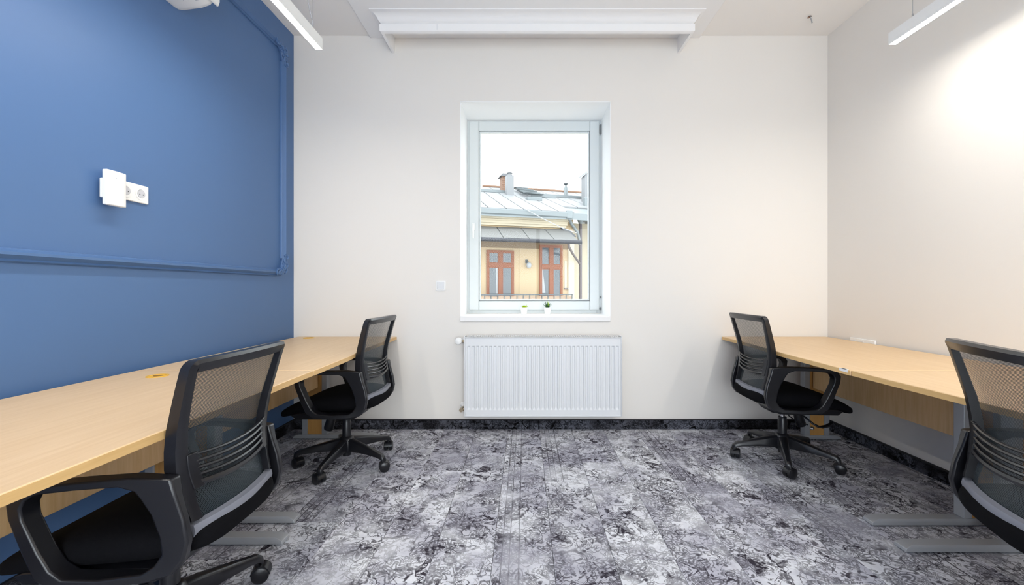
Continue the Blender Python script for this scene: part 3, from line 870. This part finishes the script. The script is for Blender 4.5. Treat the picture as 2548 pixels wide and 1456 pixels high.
    for xx, z, nx, nz in full:
        side = abs(nx)
        wd = lerp(.036, .027 + .010 * max(0, (.85 - z) / .3), side)
        if z < .58: wd *= .72
        dep_f = .012
        dep_b = .012 + .012 * max(0, min(1, (.92 - z) / .3))
        if z < .56: dep_b = .018
        yo = interp(min(z, .95), BACKY)
        y0_ = yo - .006 if abs(xx) > .15 else back_y(xx, z) 
        y0_ = back_y(xx, z)
        xi, zi = xx + nx * wd, z + nz * wd
        y1_ = back_y(xi, zi)
        rings.append([(xx, y0_ + dep_f + .006, z), (xx, y0_ - dep_b * .6, z), (xx + nx * .01, y0_ - dep_b, z + nz * .01), (xi, y1_ - dep_b * .75, zi), (xi, y1_ + dep_f, zi)])
    obj('back_frame', MB().rings(rings), BP, t, smooth=True, angle=38)
    # --- mesh panel
    NX, NZ = 24, 30
    V = []; Fc = []
    for j in range(NZ + 1):
        z = lerp(.462, .928, j / NZ); hw = interp(z, BACKW) - .012
        for i in range(NX + 1):
            xx = lerp(-hw, hw, i / NX); V.append((xx, back_y(xx, z, .010), z))
    for j in range(NZ):
        for i in range(NX): q = j * (NX + 1) + i; Fc.append((q, q + 1, q + NX + 2, q + NX + 1))
    bmo = obj('back_mesh', MB().add(V, Fc), M['chair_mesh'], t, smooth=True, angle=80)
    so = bmo.modifiers.new('weave_thickness', 'SOLIDIFY'); so.thickness = .0011; so.offset = 0; so.use_rim = False
    # --- grey cross bar at the foot of the back
    rings = []
    for i in range(17):
        u = lerp(-1, 1, i / 16); xx = u * .186
        y_ = back_y(xx, .474)
        rings.append([(xx, y_ + .010, .455), (xx, y_ - .010, .457), (xx, y_ - .014, .474), (xx, y_ - .010, .490), (xx, y_ + .010, .492)])
    cb = obj('cross_bar', MB().rings(rings), M['grey_plastic'], t, smooth=True, angle=40)
    cb['label'] = 'grey plastic cross bar'
    # --- lumbar support: end plates + five curved bars
    lm = None
    for sd in (-1, 1):
        lp = MB()
        rings = []
        for z in (.582, .605, .63, .655, .682):
            xa, xb = sd * (interp(z, BACKW) - .026), sd * (interp(z, BACKW) - .058)
            rings.append([(xa, back_y(xa, z) - .022, z), (xb, back_y(xb, z) - .022, z), (xb, back_y(xb, z) - .012, z), (xa, back_y(xa, z) - .010, z)])
        lp.rings(rings)
        q_ = obj('lumbar_bracket', lp, BP, t, smooth=True, bevel=.002)
        lm = lm or q_
    for z, hh in ((.676, .0035), (.656, .0045), (.636, .0045), (.616, .0045), (.594, .008)):
        rings = []
        for i in range(15):
            u = lerp(-1, 1, i / 14); xx = u * (interp(z, BACKW) - .050)
            sag = -.010 * (1 - u * u)
            y_ = back_y(xx, z) - .020 - .006 * (1 - u * u)
            rings.append([(xx, y_ + .008, z + sag - hh), (xx, y_, z + sag - hh), (xx, y_ - .003, z + sag), (xx, y_, z + sag + hh), (xx, y_ + .008, z + sag + hh)])
        obj('lumbar_bar', MB().rings(rings), BP, lm, smooth=True, angle=40)
    # back uprights that tie the frame to the seat
    return t

CHAIRS = [
    ('black mesh back office chair nearest the camera on the left', -1.128, 1.362, 181.0, 68, (20, 200, 60, 140, 300), -.028),
    ('black mesh back office chair tucked under the far left desk', -1.137, 2.735, 177.0, 264, (150, 20, 100, 210, 330), -.012),
    ('black mesh back office chair at the far right desk', 1.674, 2.785, -1.7, 101, (200, 60, 20, 330, 150), 0),
    ('black mesh back office chair cut off by the right edge of the view', 1.585, 1.172, -21.0, 90, (60, 150, 200, 20, 330), -.002),
]
for label, cx, cy, heading, star, cast, dz in CHAIRS:
    rz = heading - 90           # local +y is forward
    t = make_chair(label, star - rz, [c - rz for c in cast])
    t.location = (cx, cy, 0); t.rotation_euler = (0, 0, math.radians(rz))
    for ch in t.children:          # seat height set by the gas lift
        if not ch.name.startswith(('base_', 'column_')): ch.location.z += dz

# ------------------------------------------------------------------ the house across the courtyard
HX = (0, 16, 0); HR = math.radians(16)
structure(obj('courtyard_ground', MB().box(-30, 30, 4.2, 45, -4.3, -4.2), M['ground']))
H = thing('neighbouring_house', 'cream courtyard house with pale metal roof seen through the window', 'house', HX, HR)
b = MB(); b.box(-6, 1.94, 0, .3, -4.2, 3.9)
wl = obj('facade', b, M['cream'], H)
obj('painted_canopy_shade', MB().box(-6, 1.72, -.012, 0, 2.62, 2.86), M['tan'], wl)  # shade below the canopy, painted as a tan strip on the facade
obj('pilaster', MB().box(1.72, 1.96, -.06, .0, -4.2, 2.9), M['cream_pale'], wl)
obj('wall_panel', MB().box(-.22, .47, -.02, 0, .2, 2.62), M['cream'], wl)
obj('side_wall', MB().box(1.64, 1.94, .3, 1.25, -4.2, 3.9), M['cream_pale'], wl)
obj('wing_wall', MB().box(1.9, 7, 1.22, 1.5, -4.2, 3.85), M['cream_pale'], wl)
obj('niche', MB().box(1.575, 1.68, -.015, .0, 1.15, 2.2), M['cream_pale'], wl)
obj('niche_sill', MB().box(1.56, 1.72, -.06, 0, 1.10, 1.15), M['lead'], wl)
# cornice bands
for z0, z1, d in ((3.44, 3.52, .12), (3.52, 3.60, .17), (3.60, 3.66, .20), (3.66, 3.82, .30)):
    obj('cornice_band', MB().box(-6, 1.55 + d * .5, -d, 0, z0, z1), M['cream_pale'], wl)
# main gutter
b = MB(); b.extrude([(-.50, 3.97), (-.52, 3.95), (-.50, 3.80), (-.42, 3.73), (-.28, 3.73), (-.28, 3.76), (-.41, 3.77), (-.46, 3.83), (-.48, 3.95)], 'x', -6, 1.50)
gt = obj('gutter', b, M['zinc'], H)
obj('gutter_box', MB().box(1.48, 1.72, -.50, -.26, 3.74, 4.04), M['zinc'], gt, bevel=.02)
# canopy (pent roof) and its panels
cn = obj('canopy', MB().extrude([(0, 3.36), (-1.2, 2.80), (-1.2, 2.76), (0, 3.30)], 'x', -6, 1.68), M['dark_gutter'], H)
sw = .92
for i in range(8):
    x1 = 1.66 - i * sw; x0 = x1 - sw + .03
    xt0, xt1 = x0, x1
    b = MB(); b.add([(x0, -1.2, 2.83), (x1, -1.2, 2.83), (x1 - 0.0, -.0, 3.40), (x0 - 0.0, -.0, 3.40), (x0, -1.2, 2.80), (x1, -1.2, 2.80), (x1, 0, 3.36), (x0, 0, 3.36)],
                    [(0, 1, 2, 3), (4, 7, 6, 5), (0, 4, 5, 1), (1, 5, 6, 2), (3, 2, 6, 7), (0, 3, 7, 4)])
    obj('canopy_panel', b, M['zinc_grey'], cn)
obj('canopy_flashing', MB().extrude([(1.40, 3.44), (1.72, 3.36), (2.02, 3.12), (1.66, 3.12)], 'y', -.16, -.02), M['slate'], cn)
b = MB(); b.tube([(-6, -1.26, 2.775), (1.74, -1.26, 2.775)], .07, 10)
obj('canopy_gutter', b, M['dark_gutter'], cn, smooth=True)
# main roof panels with standing seams
def zroof(y_): return 4.0 + (y_ + .45) * .352
RF = obj('roof', MB().extrude([(-.45, 3.94), (6.0, zroof(6.0) - .06), (6.0, zroof(6.0) - .3), (-.45, 3.70)], 'x', -6, 5.2), M['zinc'], H)
for i in range(17):
    x1 = 5.1 - i * .66; x0 = x1 - .622
    ya = -.45 if x1 < 1.8 else .85
    b = MB(); za, zb = zroof(ya), zroof(6.0)
    b.add([(x0, ya, za), (x1, ya, za), (x1, 6, zb), (x0, 6, zb), (x0, ya, za - .05), (x1, ya, za - .05), (x1, 6, zb - .05), (x0, 6, zb - .05)],
          [(0, 1, 2, 3), (4, 7, 6, 5), (0, 4, 5, 1), (1, 5, 6, 2), (3, 2, 6, 7), (0, 3, 7, 4)])
    obj('roof_panel', b, M['zinc_white'], RF)
for y_, xa, xb in ((3.6, 1.75, 4.0), (3.2, 1.2, 2.4), (4.0, -3, .35)):
    z_ = zroof(y_); obj('snow_guard', MB().box(xa, xb, y_ - .03, y_, z_, z_ + .12), M['zinc'], RF)
for i in range(6):
    y_ = 3.2 + i * .42; z_ = zroof(y_)
    obj('walkway_step', MB().box(.78 + .03 * i, 1.75 - .03 * i, y_ - .25, y_, z_ + .10, z_ + .125), M['zinc'], RF)
obj('roof_hatch', MB().box(.72, 1.38, 2.1, 2.7, zroof(2.1) + .0, zroof(2.7) - .06), M['zinc'], RF, bevel=.02)
obj('wing_gutter', MB().box(2.5, 6, .72, .9, 3.86, 4.02), M['zinc'], RF)
b = MB(); b.tube([(-.5, 6.05, zroof(6) + .05), (6.5, 6.05, zroof(6) + .05)], .07, 8)
obj('ridge_tiles', b, M['tile_orange'], RF)
obj('slate_slope', MB().extrude([(3.9, 6.18), (6.2, 6.18), (6.2, 5.5), (5.4, 5.75)], 'y', 5.9, 5.96), M['slate'], RF)
# chimneys
ch = obj('brick_chimney', MB().box(.22, .68, 4.8, 5.25, 5.6, 6.55), M['brick'], H)
obj('chimney_cap', MB().rings([[(.12, 4.7, 6.55), (.78, 4.7, 6.55), (.78, 5.35, 6.55), (.12, 5.35, 6.55)], [(.28, 4.85, 6.72), (.70, 4.85, 6.72), (.70, 5.2, 6.72), (.28, 5.2, 6.72)]]), M['slate'], ch)
for r in range(6):
    for k in range(3):
        x0 = .215 + k * .16 + (.08 if r % 2 else 0)
        obj('brick', MB().box(max(.215, x0), min(.685, x0 + .15), 4.785, 4.80, 5.95 + r * .1, 6.04 + r * .1), M['brick'], ch)
ws = obj('white_chimney', MB().box(.14, .46, 3.4, 3.75, 5.0, 6.25), M['zinc_white'], H)
obj('flue_cowl', MB().lathe([(.08, 6.25), (.08, 6.36), (.14, 6.38), (.02, 6.46)], (.30, 3.57, 0), n=12), M['zinc_white'], ws, smooth=True)
vp = obj('vent_pipe', MB().lathe([(.09, 5.35), (.085, 5.95), (.05, 6.03), (.05, 6.08)], (3.13, 3.8, 0), n=14), M['zinc'], H, smooth=True)
obj('pipe_cowl', MB().lathe([(.04, 6.08), (.11, 6.13), (.11, 6.15), (.02, 6.17)], (3.13, 3.8, 0), n=14), M['iron'], vp)
fw = obj('fire_wall', MB().extrude([(3.50, 3.9), (3.50, 6.22), (5.2, 7.6), (5.2, 3.9)], 'y', 2.4, 2.8), M['zinc_white'], H)
obj('wall_coping', MB().extrude([(3.42, 6.20), (3.42, 6.26), (5.2, 7.72), (5.2, 7.62)], 'y', 2.33, 2.87), M['zinc'], fw)
obj('metal_duct', MB().box(3.02, 3.36, 1.3, 1.6, 4.3, 5.0), M['zinc'], fw, bevel=.03)
# rain pipes
dp = obj('downpipe', MB().tube([(2.35, .25, 3.72), (2.35, .25, -4.2)], .065, 10), M['lead'], H, smooth=True)
obj('funnel', MB().lathe([(.06, 3.66), (.13, 3.82), (.13, 3.98)], (2.35, .25, 0), n=12), M['zinc'], dp, smooth=True)
obj('swan_neck', MB().tube([(1.62, -.38, 3.78), (1.78, -.2, 3.60), (2.12, .02, 3.32), (2.28, .2, 3.05), (2.33, .25, 2.85)], .06, 10), M['zinc'], dp, smooth=True)
obj('branch_pipe', MB().tube([(1.28, -1.2, 2.76), (1.30, -1.15, 2.62), (1.72, -.5, 2.42), (2.30, .2, 2.10)], .045, 10), M['lead'], dp, smooth=True)
obj('cable', MB().tube([(-.16, -.55, 4.0), (.5, -.75, 3.62), (1.1, -.95, 3.32), (1.62, -1.1, 3.12)], .014, 6), M['curtain'], H, smooth=True)
# balcony doors: frame with two leaves and a two-pane transom
def house_door(x0, x1, z0, z1, zt, curtain_side):
    d = obj('balcony_door', frame_ring(x0, x1, z0, z1, .08, -.05, .02), M['door_wood'], H)
    xm = (x0 + x1) / 2
    obj('mullion', MB().box(xm - .07, xm + .07, -.06, .0, z0 + .08, z1 - .08), M['door_wood'], d)
    obj('transom_bar', MB().box(x0 + .08, x1 - .08, -.07, .0, zt - .07, zt + .07), M['door_wood'], d)
    for a, c in ((x0 + .08, xm - .07), (xm + .07, x1 - .08)):
        for q0, q1 in ((z0 + .08, zt - .07), (zt + .07, z1 - .08)):
            obj('pane', MB().box(a, c, -.028, -.018, q0, q1), M['door_glass'], d)
            obj('pane_rebate', frame_ring(a, c, q0, q1, .03, -.04, -.02), M['door_wood'], d)
    if curtain_side < 0:
        obj('curtain', MB().box(xm - .16, xm - .085, -.030, -.027, .95, zt - .1), M['curtain'], d)
    else:
        obj('curtain', MB().extrude([(x0 + .11, .98), (x0 + .24, .98), (x0 + .13, zt - .1), (x0 + .11, zt - .1)], 'y', -.031, -.029), M['curtain'], d)
house_door(-1.46, -.43, -.15, 2.53, 1.98, -1)
house_door(.56, 1.49, -.15, 2.78, 1.95, 1)
# wall lantern
Lw = thing('wall_lantern', 'small globe lantern between the two brown doors outside', 'lantern', (0, 0, 0))
Lw.location = (.09 * math.cos(HR), 16 + .09 * math.sin(HR), 2.05); Lw.rotation_euler = (0, 0, HR)
obj('bracket', MB().tube([(-.03, -.02, .09), (-.03, -.14, .11), (0.0, -.16, .03)], .025, 8).box(-.08, .02, -.03, 0, .02, .16), M['iron'], Lw, smooth=True)
obj('globe', MB().ball((.02, -.16, -.06), .095, 7, (1, 1, 1.2)), M['curtain'], Lw, smooth=True)
# balcony with reed boards, fixed to the house
Bc = obj('balcony', MB().box(-6, 1.42, -1.35, -.0, -.35, -.15), M['cream'], H)
obj('top_rail', MB().box(-6, 1.42, -1.23, -1.18, .89, .93), M['iron'], Bc)
obj('bottom_rail', MB().box(-6, 1.42, -1.22, -1.19, -.10, -.07), M['iron'], Bc)
x_ = 1.40; i = 0
while x_ > -5.6:
    obj('baluster', MB().box(x_ - .012, x_ + .012, -1.22, -1.19, -.15, .89), M['iron'], Bc)
    obj('reed_board', MB().box(x_ - .215, x_ - .02, -1.20 + .004 * (i % 2), -1.188 + .004 * (i % 2), -.05, .855 + .008 * ((i * 7) % 3)), M['reed'], Bc)
    x_ -= .225; i += 1
# creeper twig just outside the window
T = thing('creeper_twig', 'reddish creeper twig outside at the left window edge', 'plant', (-.70, 6.6, .9))
obj('stem', MB().tube([(-.02, 0, -5.1), (0, 0, 0), (.012, 0, .6), (.0, 0, 1.1), (.02, 0, 1.45)], .004, 6), M['lead'], T)
for k, (dx, z) in enumerate(((.02, .94), (.0, 1.0), (.025, 1.04), (.01, 1.42), (.025, 1.47), (.0, .88), (.03, .85))):
    b = MB(); leaf(b, (dx - .02, 0, z), (.8 if k % 2 else -.5, -.3, -.5 + .2 * k), .045, .016, .004, .004); obj('leaf', b, M['red_leaf'], T, smooth=True)
